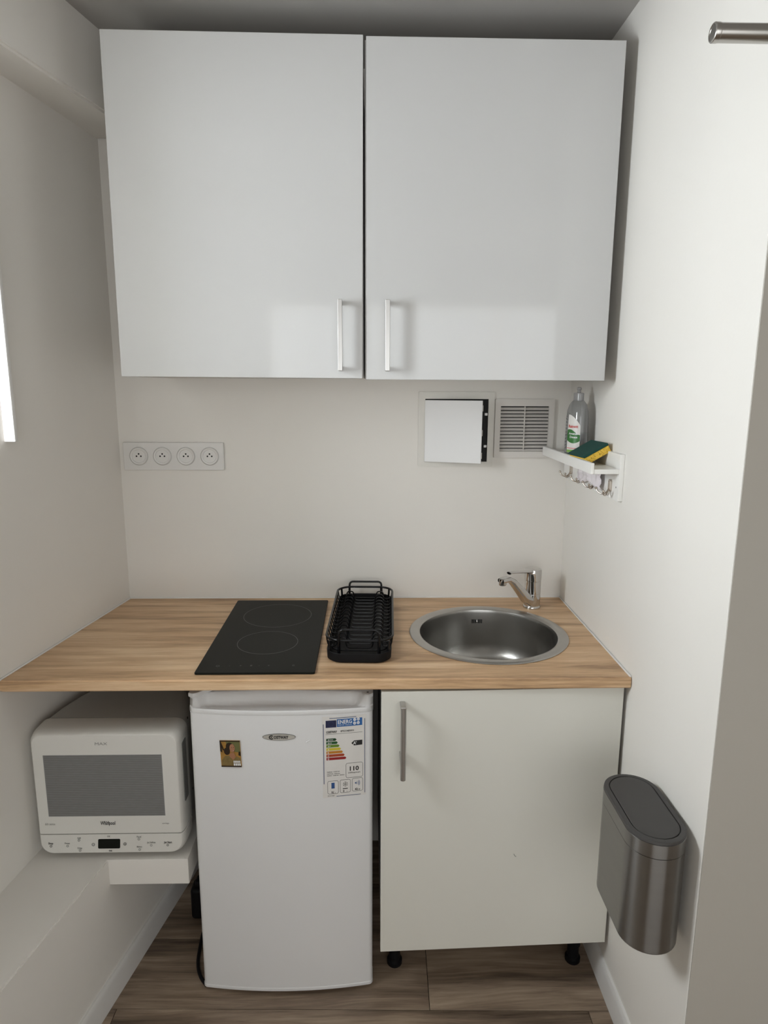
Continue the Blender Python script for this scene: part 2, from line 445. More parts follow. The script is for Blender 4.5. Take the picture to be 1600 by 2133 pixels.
O = [outpt(a) for a in angs]; I = [(SX+.2*math.cos(a), SY+.2*math.sin(a)) for a in angs]
loft(bm, [[(x, y, CZ) for x, y in O], [(x, y, CZ-CT) for x, y in O], [(x, y, CZ-CT) for x, y in I], [(x, y, CZ) for x, y in I], [(x, y, CZ) for x, y in O]], False, False)
bmesh.ops.remove_doubles(bm, verts=list(bm.verts), dist=1e-5); fix(bm)
ed = [e for e in bm.edges if abs(e.verts[0].co.y-CF) < 1e-4 and abs(e.verts[1].co.y-CF) < 1e-4 and abs(e.verts[0].co.z-e.verts[1].co.z) < 1e-4]
bmesh.ops.bevel(bm, geom=ed, offset=.004, segments=3, affect='EDGES')
tag(obj('worktop', bm, 'counter', smooth=40), 'light oak laminate worktop spanning the niche from wall to wall', 'worktop')
bm = NB()
tube(bm, [(LW(0)+.003, -.003, CZ+.001), (-.003, -.003, CZ+.001), (-.003, CF+.004, CZ+.001)], .0028, 6)
tube(bm, [(LW(-.004)+.003, -.004, CZ+.001), (LW(CF)+.003, CF+.004, CZ+.001)], .0028, 6)
struct('trim_4', bm, 'seal', 'white sealant bead where worktop meets the walls')

# ================================================================== WALL CABINETS
def wall_cabinet(x0, x1, dx0, dx1, label, hx, dz, tilt, hz0, hz1):
    t = thing('wall_cabinet', ((x0+x1)/2, -.19, 1.604), label, 'cabinet', 'wall cabinets')
    bm = NB(); T = .016
    box(bm, (x0, -.001, 1.606), (x0+T, -.371, 2.377)); box(bm, (x1-T, -.001, 1.606), (x1, -.371, 2.377))
    box(bm, (x0+T, -.001, 1.606), (x1-T, -.371, 1.606+T)); box(bm, (x0+T, -.001, 2.377-T), (x1-T, -.371, 2.377))
    box(bm, (x0+T, -.001, 1.62), (x1-T, -.008, 2.363))
    obj('body', bm, 'carcass', t)
    cx = (dx0+dx1)/2
    xf = Matrix.Translation((cx, 0, 2.0)) @ Matrix.Rotation(tilt, 4, 'Y') @ Matrix.Translation((-cx, 0, -2.0+dz))
    bm = NB(); box(bm, (dx0, -.373, 1.604), (dx1, -.391, 2.380), .0012, 2, xf)
    d = obj('door', bm, 'gloss', t)
    bm = NB(); s = .0055
    box(bm, (hx-s, -.4195, hz0), (hx+s, -.4305, hz1), .001, 2)
    box(bm, (hx-s, -.390, hz0), (hx+s, -.420, hz0+.011), .001, 2); box(bm, (hx-s, -.390, hz1-.011), (hx+s, -.420, hz1), .001, 2)
    obj('handle', bm, 'nickel', d)
wall_cabinet(-1.247, -.6465, -1.249, -.6475, 'white gloss wall cabinet with handle at its right, above the socket strip', -.703, .001, .004, 1.622, 1.791)
wall_cabinet(-.6425, -.036, -.6395, -.034, 'white gloss wall cabinet with handle at its left, above sink and wall vent', -.587, -.003, .0005, 1.622, 1.791)

# ================================================================== SOCKET STRIP
t = thing('socket_strip', (-1.243, 0, 1.322), 'white four-gang socket strip on the back wall', 'socket')
bm = NB(); prism(bm, rrect(-1.399, 1.322, -1.087, 1.409, .003, 3), 'y', 0, -.009, .002); obj('plate', bm, 'plate', t)
for i, x in enumerate((-1.351, -1.278, -1.205, -1.131)):
    z = 1.366
    bm = NB(); xf = Matrix.Translation((x, -.009, z)) @ Matrix.Rotation(math.pi/2, 4, 'X')
    lathe(bm, [(.0285, -.002), (.0285, 0), (.0265, .003), (.0255, .0045), (.0225, .0045), (.0205, .003), (.0200, .0012), (.0004, .0012)], n=36, xf=xf, cap0=False)
    s = obj('socket', bm, 'plate', t)
    for hx, hz, r in ((-.0068, 0, .0026), (.0068, 0, .0026), (0, .0072, .0026)):
        bm = NB(); lathe(bm, [(r, .0008), (r, .0016)], n=12, xf=Matrix.Translation((x+hx, -.009, z+hz)) @ Matrix.Rotation(math.pi/2, 4, 'X'))
        obj('pin_hole', bm, 'hole', s)
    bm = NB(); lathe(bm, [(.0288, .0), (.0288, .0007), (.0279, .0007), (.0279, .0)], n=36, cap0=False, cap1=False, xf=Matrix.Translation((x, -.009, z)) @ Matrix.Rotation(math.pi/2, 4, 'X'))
    obj('shadow_ring', bm, 'ringshade', s)

# ================================================================== ACCESS HATCH
t = thing('access_hatch', (-.358, 0, 1.335), 'square white access hatch with its cover ajar, left of the vent', 'hatch')
bm = NB(); ringprism(bm, rrect(-.4775, 1.3345, -.2405, 1.568, .004, 3), rrect(-.457, 1.350, -.259, 1.546, .001, 3), 'y', 0, -.006); obj('frame', bm, 'hatchframe', t)
bm = NB(); box(bm, (-.4572, -.0005, 1.3498), (-.2588, -.0015, 1.5462)); obj('recess', bm, 'hole', t)
a = math.radians(19)
xf = Matrix.Translation((-.456, -.006, 0)) @ Matrix.Rotation(-a, 4, 'Z')
bm = NB(); box(bm, (0, -.006, 1.351), (.179, 0, 1.5425), .001, 2, xf)
cov = obj('cover', bm, 'hatchdoor', t)
for z in (1.365, 1.435, 1.51):
    bm = NB(); box(bm, (.174, 0, z), (.179, .012, z+.018), 0, 1, xf); obj('latch_lip', bm, 'hatchframe', cov)
for z in (1.395, 1.495):
    bm = NB(); box(bm, (-.270, -.0015, z), (-.261, -.006, z+.008), .001, 1); obj('catch', bm, 'hatchdoor', t)

# ================================================================== VENT GRILLE
t = thing('vent_grille', (-.144, 0, 1.363), 'square beige louvred vent grille between hatch and corner', 'vent')
vx0, vx1, vz0, vz1 = -.2375, -.0515, 1.363, 1.5465
bm = NB(); ringprism(bm, rrect(vx0, vz0, vx1, vz1, .003, 3), rrect(vx0+.017, vz0+.02, vx1-.017, vz1-.022, .001, 3), 'y', 0, -.009); obj('frame', bm, 'vent', t)
bm = NB(); box(bm, (vx0+.016, -.0005, vz0+.019), (vx1-.016, -.0012, vz1-.021)); obj('backing', bm, 'hole', t)
ns = 13; zz0 = vz0+.021; dz = (vz1-.023-zz0)/ns
for i in range(ns):
    z = zz0 + dz*i
    bm = NB(); loft(bm, [[(x, -.0015, z+dz*.62), (x, -.0090, z+dz*.02), (x, -.0105, z+dz*.10), (x, -.0105, z+dz*.16), (x, -.0030, z+dz*.74)] for x in (vx0+.0165, vx1-.0165)]); fix(bm)
    obj('slat', bm, 'vent', t, 0)
bm = NB(); box(bm, (-.1458, -.004, zz0), (-.1437, -.0112, zz0+dz*ns)); obj('rib', bm, 'vent', t)

# ================================================================== SINK AND TAP
t = thing('sink', (SX, SY, CZ-.16), 'round stainless steel inset sink in the worktop', 'sink')
bm = NB()
lathe(bm, [(.2005, -.006), (SR-.001, .0), (SR, .0015), (SR-.004, .0045), (.205, .0052), (.197, .0042), (.1925, .001)], (SX, SY, CZ), 72, False, False); obj('rim', bm, 'sinkrim', t)
bm = NB()
prof = [(.1925, .001), (.190, -.008), (.187, -.05), (.184, -.105), (.178, -.132), (.165, -.148), (.145, -.1545), (.06, -.158), (.044, -.160)]
lathe(bm, prof, (SX, SY, CZ), 72, False, False)
for f in bm.faces: f.normal_flip()
obj('bowl', bm, 'sink', t, 60)
bm = NB(); lathe(bm, [(.046, -.1575), (.044, -.157), (.038, -.160), (.036, -.164), (.002, -.165)], (SX, SY, CZ), 32, False, True); obj('drain', bm, 'chrome', t)
for k in range(-3, 4):
    if k == 0: continue
    bm = NB()
    a = math.pi/2 + k*.026; x, y = SX+.1865*math.cos(a), SY+.1865*math.sin(a)
    box(bm, (x-.0014, y-.0015, CZ-.040), (x+.0014, y+.002, CZ-.028), .0005, 1); obj('overflow_slot', bm, 'hole', t)

bm = NB(); ball(bm, (SX, SY+.186, CZ-.034), .004, 12); obj('overflow_screw', bm, 'chrome', t)

TX, TY = -.118, -.101
t = thing('mixer_tap', (TX, TY, CZ), 'chrome single-lever mixer tap behind the sink', 'tap')
bm = NB(); lathe(bm, [(.0275, 0), (.0278, .004), (.0262, .008), (.0250, .009), (.0250, .046), (.0246, .0465), (.0246, .0475), (.0250, .048), (.0250, .086), (.0244, .0865), (.0244, .0885), (.0252, .089)], (TX, TY, CZ), 40); obj('body', bm, 'chrome', t, 25)
bm = NB(); lathe(bm, [(.0252, .0892), (.0258, .094), (.0262, .112), (.0262, .121), (.0245, .126), (.018, .1285), (.004, .130)], (TX, TY, CZ), 40); hd = obj('lever_head', bm, 'chrome', t)
d = Vector((-.107, -.075, 0)).normalized(); sd = Vector((-d.y, d.x, 0))
bm = NB(); rings = []
for s, z, wd, th in ((.006, .121, .020, .012), (.022, .1215, .018, .012), (.045, .1235, .0135, .008), (.075, .127, .0105, .007), (.104, .130, .0105, .007), (.110, .129, .009, .008)):
    c = Vector((TX, TY, CZ+z)) + d*s
    rings.append([c + sd*wd*math.cos(2*math.pi*k/14) + Vector((0, 0, 1))*th*.5*math.sin(2*math.pi*k/14) for k in range(14)])
loft(bm, rings); fix(bm); obj('lever', bm, 'chrome', hd)
bm = NB(); rings = []
for s, z, wd, th, tilt in ((.004, .018, .020, .030, .9), (.022, .030, .019, .026, .9), (.05, .062, .0165, .021, .85), (.085, .101, .0145, .017, .7), (.103, .1115, .0138, .015, .25), (.125, .1115, .0135, .015, .05), (.131, .1105, .0125, .013, 0)):
    c = Vector((TX, TY, CZ+z)) + d*s*1.1; n = (Vector((0, 0, 1))*math.cos(tilt) - d*math.sin(tilt))
    rings.append([c + sd*x + n*y for x, y in rrect(-wd, -th/2, wd, th/2, min(.006, th*.45), 4)])
loft(bm, rings); fix(bm); sp = obj('spout', bm, 'chrome', t, 35)
c = Vector((TX, TY, CZ+.1115)) + d*.136
bm = NB(); lathe(bm, [(.0115, .004), (.0115, -.012), (.0105, -.015), (.009, -.016), (.0085, -.012)], tuple(c), 24); obj('aerator', bm, 'chrome', sp)

# ================================================================== HOB
t = thing('hob', (-.908, -.317, CZ), 'black two-zone ceramic glass hob set in the worktop', 'hob')
bm = NB(); prism(bm, rrect(-1.0535, -.592, -.7635, -.043, .005, 4), 'z', CZ+.0005, CZ+.006, .0012); g = obj('glass_plate', bm, 'glassblack', t)
for cx, cy, r in ((-.9065, -.186, .101), (-.905, -.400, .081)):
    bm = NB(); ringprism(bm, circle(cx, cy, r, 64), circle(cx, cy, r-.0013, 64), 'z', CZ+.0058, CZ+.0063); obj('cooking_zone', bm, 'ring', g)
bm = NB(); zc = CZ+.0064
P = lambda cx, cy: (lambda u, v: (cx+u, cy+v, zc))
ringprism(bm, circle(-1.005, -.553, .0042, 16), circle(-1.005, -.553, .0034, 16), 'z', zc-.0003, zc)
for x, s in ((-.978, '-'), (-.952, '+'), (-.926, '8'), (-.905, '-'), (-.883, '+'), (-.822, '0')): textmesh(bm, s, .012, P(x, -.556))
prt(obj('touch_marks', bm, 'ring', g))

# ================================================================== DISH RACK
RX, RY, RA = -.651, -.283, -.032
t = thing('dish_rack', (RX, RY, CZ), 'black wire dish rack in a black drip tray between hob and sink', 'dish rack')
XR_ = Matrix.Translation((RX, RY, CZ)) @ Matrix.Rotation(RA, 4, 'Z')
def rack(name, bm, m, parent, sm=35):
    bm.transform(XR_); return obj(name, bm, m, parent, sm)
bm = NB()
hw, hl = .083, .248
def rr3(dx, z, r): return [(x, y, z) for x, y in rrect(-hw+dx, -hl+dx, hw-dx, hl-dx, r, 7)]
loft(bm, [rr3(.006, .0005, .036), rr3(.001, .004, .041), rr3(0, .024, .042), rr3(.0015, .026, .0405), rr3(.004, .025, .038), rr3(.006, .010, .036), rr3(.012, .0075, .030)]); fix(bm)
rack('drip_tray', bm, 'black', t)
bz = .018
bm = NB(); tube(bm, [(x, y, .051) for x, y in rrect(-.086, -.222, .086, .236, .045, 8)], .0033, 8, True); rack('rim_wire', bm, 'wire', t)
bm = NB(); tube(bm, [(x, y, .0185) for x, y in rrect(-.072, -.205, .072, .225, .03, 6)], .0026, 8, True); rack('base_wire', bm, 'wire', t)
for i in range(14):
    y = -.188 + i*.030
    bm = NB()
    hh = .047
    p = [(-.0855, y, .051), (-.0815, y, bz+.006), (-.060, y, bz+.004), (-.056, y, hh), (-.037, y, hh), (-.033, y, bz), (.033, y, bz), (.037, y, hh), (.056, y, hh), (.060, y, bz+.004), (.0815, y, bz+.006), (.0855, y, .051)]
    tube(bm, fillet(p, .010, 4), .0020, 6); rack('plate_wire', bm, 'wire', t)
for s, y in ((1, .235), (-1, -.221)):
    hz = .067 if s > 0 else .082
    bm = NB(); p = [(-.052, y, .012), (-.052, y+s*.003, .045), (-.050, y+s*.006, hz), (.050, y+s*.006, hz), (.052, y+s*.003, .045), (.052, y, .012)]
    tube(bm, fillet(p, .016, 6), .0032, 8); rack('carry_handle', bm, 'wire', t)
for sx in (-1, 1):
    for y in (-.212, .226):
        bm = NB(); x0, x1 = sx*.076, sx*.050
        yy = y if y > 0 else y-.008
        tube(bm, fillet([(x0, yy, .051), (x0*.97, yy, .0105), (x1, yy, .0105), (x1, yy, .051)], .010, 5), .0032, 8); rack('foot_wire', bm, 'wire', t)

# ================================================================== BASE CABINET
t = thing('base_cabinet', (-.30, -.3, 0), 'cream base cabinet under the sink on black plastic feet', 'cabinet')
bm = NB(); T = .016
bz0, bz1, by = .150, CZ-CT-.001, -.578
box(bm, (-.602, -.02, bz0), (-.602+T, by, bz1)); box(bm, (-.018-T, -.02, bz0), (-.018, by, bz1))
box(bm, (-.602+T, -.02, bz0), (-.018-T, by, bz0+T)); box(bm, (-.602+T, -.02, bz0), (-.018-T, -.028, bz1-.02)); box(bm, (-.602+T, by+.06, bz1-T), (-.018-T, by, bz1))
obj('body', bm, 'carcass', t)
xf = Matrix.Translation((-.009, -.600, 0)) @ Matrix.Rotation(math.radians(1.9), 4, 'Z')
bm = NB(); box(bm, (-.594, 0, .143), (0, .018, .866), .0012, 2, xf); d = obj('door', bm, 'cream', t)
bm = NB()
hx = -.5435
tube(bm, [xf @ Vector((hx, -.034, z)) for z in (.655, .6555, .658, .838, .8405, .841)], lambda k: .0062 if k in (0, 1) else .0068, 16)
for z in (.700, .838):
    box(bm, (hx-.0062, .0, z-.005 if z > .8 else z-.012), (hx+.0062, -.034, z+.0045 if z > .8 else z+.012), .001, 1, xf)
obj('handle', bm, 'nickel', d)
bm = NB(); tube(bm, [xf @ Vector(p) for p in ((-.255, -.0004, .417), (-.253, -.0006, .412), (-.249, -.0004, .409))], .0006, 5); obj('nick', bm, 'seam', d)
for x in (-.561, -.060):
    for y in (-.509, -.07):
        bm = NB(); lathe(bm, [(.019, 0), (.021, .003), (.021, .014), (.016, .018), (.0155, .05), (.019, .055), (.019, bz0)], (x, y, 0), 20); obj('foot', bm, 'black', t)

# ================================================================== FRIDGE
fx0, fx1 = -1.0715, -.6235; fxc = (fx0+fx1)/2; fhw = (fx1-fx0)/2
def FY(x, z=0): return -.604 + .018*((x-fxc)/fhw)**2
t = thing('fridge', (fxc, -.3, 0), 'white undercounter fridge with energy label, left of the cream cabinet', 'fridge')
bm = NB(); box(bm, (fx0+.004, -.06, .018), (fx1-.004, -.530, .842), .006, 2); obj('body', bm, 'appl', t)
bm = NB(); box(bm, (fx0+.002, -.055, .843), (fx1-.002, -.548, .862), .005, 2); obj('top_plate', bm, 'appl', t)
bm = NB(); box(bm, (fx0+.012, -.528, .03), (fx1-.012, -.538, .82)); obj('door_seal', bm, 'seam', t)
for x in (fx0+.05, fx1-.05):
    for y in (-.10, -.49):
        bm = NB(); lathe(bm, [(.016, 0), (.018, .003), (.018, .012), (.010, .013), (.010, .020)], (x, y, 0), 16); obj('foot', bm, 'black', t)
def bowed(n=24, inset=0, dy=0):
    """door plan outline: bowed front, flat back"""
    P = []
    x0, x1 = fx0+inset, fx1-inset
    for i in range(n+1):
        x = x0 + (x1-x0)*i/n; y = FY(x)+dy
        e = min(x-x0, x1-x)
        if e < .010: y += .010 - math.sqrt(max(0, .010**2-(.010-e)**2))
        P.append((x, y))
    P.append((x1, -.540)); P.append((x0, -.540)); return P
# finer samples at the rounded vertical corners
def bowed2(inset=0, dy=0):
    P = []; x0, x1 = fx0+inset, fx1-inset
    xs = [0, .0008, .003, .006, .010] + [.010+(x1-x0-.02)*i/20 for i in range(1, 20)] + [x1-x0-.010, x1-x0-.006, x1-x0-.003, x1-x0-.0008, x1-x0]
    for q in xs:
        x = x0+q; e = min(q, x1-x0-q); y = FY(x)+dy
        if e < .010: y += .010-math.sqrt(max(0, .010**2-(.010-e)**2))
        P.append((x, y))
    P.append((x1, -.540)); P.append((x0, -.540)); return P
bm = NB(); loft(bm, [[(x, y, z) for x, y in bowed2(i, dy)] for i, dy, z in ((.003, .004, .0125), (.0005, .001, .016), (0, 0, .020), (0, 0, .800))]); fix(bm)
dr = obj('door', bm, 'appl', t, 35)
bm = NB(); loft(bm, [[(x, y, z) for x, y in bowed2(i, dy)] for i, dy, z in ((.001, .001, .0105), (-.001, -.0012, .0125), (-.001, -.0012, .0205), (.001, .001, .0225))]); fix(bm); obj('bottom_trim', bm, 'appl', dr, 35)
# sculpted grip along the top of the door
bm = NB(); nu, nv = 48, 14; G = []
def sm(q): q = max(0, min(1, q)); return q*q*(3-2*q)
for i in range(nu+1):
    u = i/nu; x = fx0-.001 + (fx1-fx0+.002)*u; row_ = []
    yf = FY(min(max(x, fx0), fx1))-.0016
    e = min(x-fx0+.001, fx1-x+.001)
    if e < .010: yf += .010-math.sqrt(max(0, .010**2-(.010-e)**2))
    wave = .50 + .10*math.cos((u-.48)*2*math.pi*1.0)
    end = sm((min(u-.025, .965-u))/.07)
    v0 = .02 + (wave-.02)*end
    row_.append((x, yf+.0016, .799))
    row_.append((x, yf, .803)); row_.append((x, yf, .810))
    for k in range(nv+1):
        v = k/nv; y = yf + .001 + (-.540-yf-.001)*v
        z = .8125 + .026*sm((v-v0)/.30) - .004*end*sm(v/.2)*(1-sm((v-v0)/.30))
        row_.append((x, y, z))
    row_.append((x, -.540, .800)); G.append([bm.verts.new(p) for p in row_])
for a, b in zip(G, G[1:]):
    for k in range(len(a)-1): quadface(bm, [a[k], b[k], b[k+1], a[k+1]])
quadface(bm, G[0]); quadface(bm, list(reversed(G[-1]))); fix(bm); obj('grip_cap', bm, 'appl', dr, 50)
bm = NB(); prism(bm, [(fx0, -.586), (fx0+.012, -.592), (fx0+.022, -.588), (fx0+.058, -.545), (fx0+.058, -.52), (fx0, -.52)], 'z', .8405, .8525, .003); obj('hinge_cover', bm, 'appl', t)
bm = NB(); lathe(bm, [(.0028, .0), (.0028, .0006)], (fx1-.012, -.562, .8387), 12); obj('hinge_hole', bm, 'seam', dr)
# energy label, printed sheet that follows the bowed door
def LBL(X, Y, lift=0):
    x = -.7475+(X-275)/(1190-275)*.108; z = .7955-(Y-240)/(1910-240)*.221 + (X-730)/915*.002
    return (x, FY(x)-.0005-lift, z)
lab = None
bm = NB(); nx = 8
rows_ = [[bm.verts.new(LBL(278+(1185-278)*i/nx, Y)) for i in range(nx+1)] for Y in (248, 1905)]
for i in range(nx): quadface(bm, [rows_[0][i], rows_[1][i], rows_[1][i+1], rows_[0][i+1]])
lab = obj('energy_label', bm, 'paper', t, 0); lab['label'] = 'worn white energy rating label'
def lrect(bm, X0, Y0, X1, Y1, lift=.0003, n=4):
    for i in range(n):
        a, b = X0+(X1-X0)*i/n, X0+(X1-X0)*(i+1)/n
        quadface(bm, [bm.verts.new(LBL(*p, lift)) for p in ((a, Y0), (a, Y1), (b, Y1), (b, Y0))])
def lpoly(bm, pts, lift=.0003): quadface(bm, [bm.verts.new(LBL(X, Y, lift)) for X, Y in pts])
def ltext(bm, s, h, X, Y, width=None, align='LEFT', lift=.0006, bold=0):
    textmesh(bm, s, h, lambda u, v: LBL(X+u, Y-v, lift), align, bold, width)
def lframe(bm, X0, Y0, X1, Y1, r, wd, lift=.0003):
    o = rrect(X0, Y0, X1, Y1, r, 4); i = rrect(X0+wd, Y0+wd, X1-wd, Y1-wd, max(r-wd, 1), 4)
    for k in range(len(o)):
        j = (k+1) % len(o); quadface(bm, [bm.verts.new(LBL(*p, lift)) for p in (o[k], o[j], i[j], i[k])])
def part(name, m, fn):
    bm = NB(); fn(bm); o = obj(name, bm, m, lab, 0)
    return o if name.endswith(('arrow', 'panel')) else prt(o)
part('flag_panel', 'navy', lambda bm: lrect(bm, 352, 328, 572, 470))
def stars(bm):
    for k in range(12): lpoly(bm, circle(462+48*math.cos(k*math.pi/6), 398+48*math.sin(k*math.pi/6), 5, 6), .0006)
part('flag_stars', 'navyline', stars)
part('title_panel', 'blue', lambda bm: lrect(bm, 582, 312, 1108, 464, .0003, 6))
def title(bm):
    ltext(bm, 'ENERG', 105, 605, 405, 290, bold=2)
    ltext(bm, 'ЕНЕРГИЯ · ΕΝΕΡΓΕΙΑ', 26, 605, 442, 285)
    for X, Y in ((952, 342), (1027, 338), (950, 414), (1025, 410)): lpoly(bm, circle(X, Y, 31, 18), .0006)
part('title_lettering', 'white', title)
def dots(bm):
    for X, Y, s in ((952, 342, 'Y'), (1027, 338, 'IJA'), (950, 414, 'IE'), (1025, 410, 'IA')): ltext(bm, s, 34, X, Y+12, None, 'CENTER', .0009)
part('language_marks', 'blue', dots)
for k in range(7):
    yc = 715+64.5*k; xr = (575, 600, 635, 665, 705, 740, 775)[k]
    part('rating_arrow', 'e%d' % k, lambda bm: lpoly(bm, [(360, yc-26), (360, yc+26), (xr-26, yc+26), (xr, yc), (xr-26, yc-26)]))
def ratings(bm):
    for k, s in enumerate(('A+++', 'A++', 'A+', 'A', 'B', 'C', 'D')): ltext(bm, s, 48, 388, 733+64.5*k, bold=.6)
part('rating_letters', 'white', ratings)
part('class_arrow', 'ink', lambda bm: lpoly(bm, [(880, 815), (935, 866), (1108, 862), (1108, 764), (935, 766)]))
part('class_letters', 'white', lambda bm: (ltext(bm, 'A', 88, 915, 845, bold=1.5), ltext(bm, '+', 50, 968, 812, bold=1)))
def prints(bm):
    ltext(bm, 'COSTWAY', 58, 362, 578, 225, bold=2.5); ltext(bm, 'EP23348WH', 50, 660, 572, 272, bold=.6)
    ltext(bm, '110', 125, 940, 1375, 190, 'CENTER', bold=3); ltext(bm, 'kWh/annum', 50, 940, 1432, 250, 'CENTER')
    for Y, s, wd in ((1380, 'ENERGIA · ЕНЕРГИЯ', 258), (1420, 'ΕΝΕΡΓΕΙΑ · ENERGIJA', 270), (1456, 'ENERGY · ENERGIE · ENERGI', 358)): ltext(bm, s, 30, 370, Y, wd)
    ltext(bm, '91', 62, 455, 1818, None, bold=1.5); ltext(bm, 'L', 34, 535, 1812)
    ltext(bm, '0', 60, 700, 1806, None, bold=1.5); ltext(bm, 'L', 34, 780, 1806); ltext(bm, '****', 60, 695, 1765, 105, bold=1)
    ltext(bm, '42', 62, 948, 1790, None, bold=1.5); ltext(bm, 'dB', 40, 1022, 1790)
    ltext(bm, '2010/1060', 32, 375, 1875, 145)
part('black_lettering', 'ink', prints)
def frames(bm):
    lframe(bm, 760, 1215, 1120, 1522, 40, 8); lframe(bm, 375, 1556, 606, 1830, 36, 8); lframe(bm, 636, 1548, 860, 1822, 36, 8); lframe(bm, 890, 1538, 1120, 1812, 36, 8)
    lrect(bm, 350, 600, 1110, 606)
part('box_outlines', 'seam', frames)
def border(bm):
    lrect(bm, 297, 395, 311, 1615); lrect(bm, 1153, 335, 1165, 1860); lrect(bm, 430, 280, 985, 292); lrect(bm, 560, 1878, 1075, 1888)
part('border_lines', 'navyline', border)
def icons(bm):
    lrect(bm, 456, 1596, 524, 1716, n=1)
    lpoly(bm, [(950, 1632), (950, 1650), (965, 1650), (985, 1672), (985, 1610), (965, 1632)])
    for r in (22, 44, 66):
        for k in range(6):
            a0, a1 = -.9+1.8*k/6, -.9+1.8*(k+1)/6
            lpoly(bm, [(990+q*math.cos(a)*.9, 1641+q*math.sin(a)) for q, a in ((r, a0), (r+9, a0), (r+9, a1), (r, a1))])
part('pictograms', 'iconblue', icons)
def flake(bm):
    for k in range(6):
        a = k*math.pi/3+math.pi/6; c, s = math.cos(a), math.sin(a); X, Y = 750, 1645
        def pt(l, o): return (X+c*l-s*o, Y+s*l+c*o)
        lpoly(bm, [pt(0, -4), pt(52, -4), pt(52, 4), pt(0, 4)])
        for sg in (-1, 1): lpoly(bm, [pt(28, 0), pt(44, sg*20), pt(50, sg*17), pt(36, 0)])
part('snowflake', 'seam', flake)
# badge
def FS(x, z, lift): return (x, FY(x)-lift, z)
bm = NB(); el = [(-.852+.0405*math.cos(a)*1, .7435+.0092*math.sin(a)) for a in [2*math.pi*k/40 for k in range(40)]]
el2 = [(-.852+(x+.852)*.965, .7435+(z-.7435)*.86) for x, z in el]
loft(bm, [[FS(x, z, -.001) for x, z in el], [FS(x, z, .0012) for x, z in el], [FS(x, z, .0014) for x, z in el2], [FS(x, z, .0009) for x, z in el2]]); fix(bm)
bd = obj('brand_badge', bm, 'seam', t, 0)
bm = NB(); flat(bm, el2, lambda x, z: FS(x, z, .0015)); obj('badge_face', bm, 'badge', bd, 0)
bm = NB()
textmesh(bm, 'OSTWAY', .0108, lambda u, v: FS(-.865+u, .7395+v, .0019), 'LEFT', .0004, .036)
textmesh(bm, 'C', .0150, lambda u, v: FS(-.877+u, .7382+v, .0019), 'LEFT', .0006, .0105)
flat(bm, circle(-.8705, .7436, .0017, 12), lambda x, z: FS(x, z, .0019))
prt(obj('badge_lettering', bm, 'ink', bd, 0))
bm = NB()
for a in (.6, 2.2): 
    tube(bm, [FS(-.782+.005*math.cos(a)*k, .731+.004*math.sin(a)*k, .0004) for k in (-1, 0, 1)], .0009, 5)
prt(obj('glue_residue', bm, 'white', dr))
# magnet
t = thing('fridge_magnet', (-.975, -.6, .66), 'small picture magnet of a smiling dark-haired woman on the fridge', 'magnet')
def MG(u, v, lift):
    ang = -.035; x = -.9985+.0505*u+.0025*(1-v); z = .6615+.0705*v+.0015*u
    return (x, FY(x)-.0008-lift, z)
bm = NB(); loft(bm, [[MG(u, v, l) for u, v in ((0, 0), (1, 0), (1, 1), (0, 1))] for l in (0, .0016)]); fix(bm); mg = obj('card', bm, 'pgold', t, 0)
def mpoly(name, m, polys, lift):
    bm = NB()
    for P_ in polys: flat(bm, P_, lambda u, v: MG(u, v, lift))
    prt(obj(name, bm, m, mg, 0))
def ell(cx, cy, rx, ry, n=20): return [(cx+rx*math.cos(2*math.pi*k/n), cy+ry*math.sin(2*math.pi*k/n)) for k in range(n)]
mpoly('picture_backdrop', 'pgreen', [[(.55, .6), (.98, .55), (.98, .97), (.30, .97), (.35, .8)]], .0018)
mpoly('picture_border', 'pdark', [[(0, .0), (1, 0), (1, .05), (0, .05)], [(0, .96), (1, .96), (1, 1), (0, 1)], [(0, .6), (.10, .55), (.06, .98), (0, 1)], [(.0, .9), (.06, .96), (.2, .66), (.14, .62)]], .0021)
mpoly('picture_hair', 'pdark', [ell(.48, .78, .19, .15), ell(.33, .60, .15, .14), [(.88, .45), (.99, .42), (.99, .6), (.9, .58)]], .0021)
mpoly('picture_face', 'pskin', [ell(.60, .72, .13, .16), [(.46, .52), (.66, .56), (.76, .40), (.62, .28), (.44, .40)]], .0024)
mpoly('picture_dress', 'pdress', [[(.03, .06), (.97, .06), (.97, .34), (.80, .42), (.60, .26), (.44, .44), (.22, .42), (.06, .26)]], .0022)
mpoly('picture_lips', 'pred', [ell(.655, .635, .035, .02, 10)], .0027)
mpoly('picture_smile', 'white', [ell(.655, .638, .024, .008, 8)], .0029)
mpoly('picture_eyes', 'pdark', [ell(.57, .75, .02, .012, 8), ell(.67, .755, .02, .012, 8)], .0027)
mpoly('picture_caption', 'white', [[(.62+.07*k, .17), (.67+.07*k, .17), (.67+.07*k, .25), (.62+.07*k, .25)] for k in range(5)] + [[(.62+.09*k, .06), (.69+.09*k, .06), (.69+.09*k, .15), (.62+.09*k, .15)] for k in range(4)], .0027)

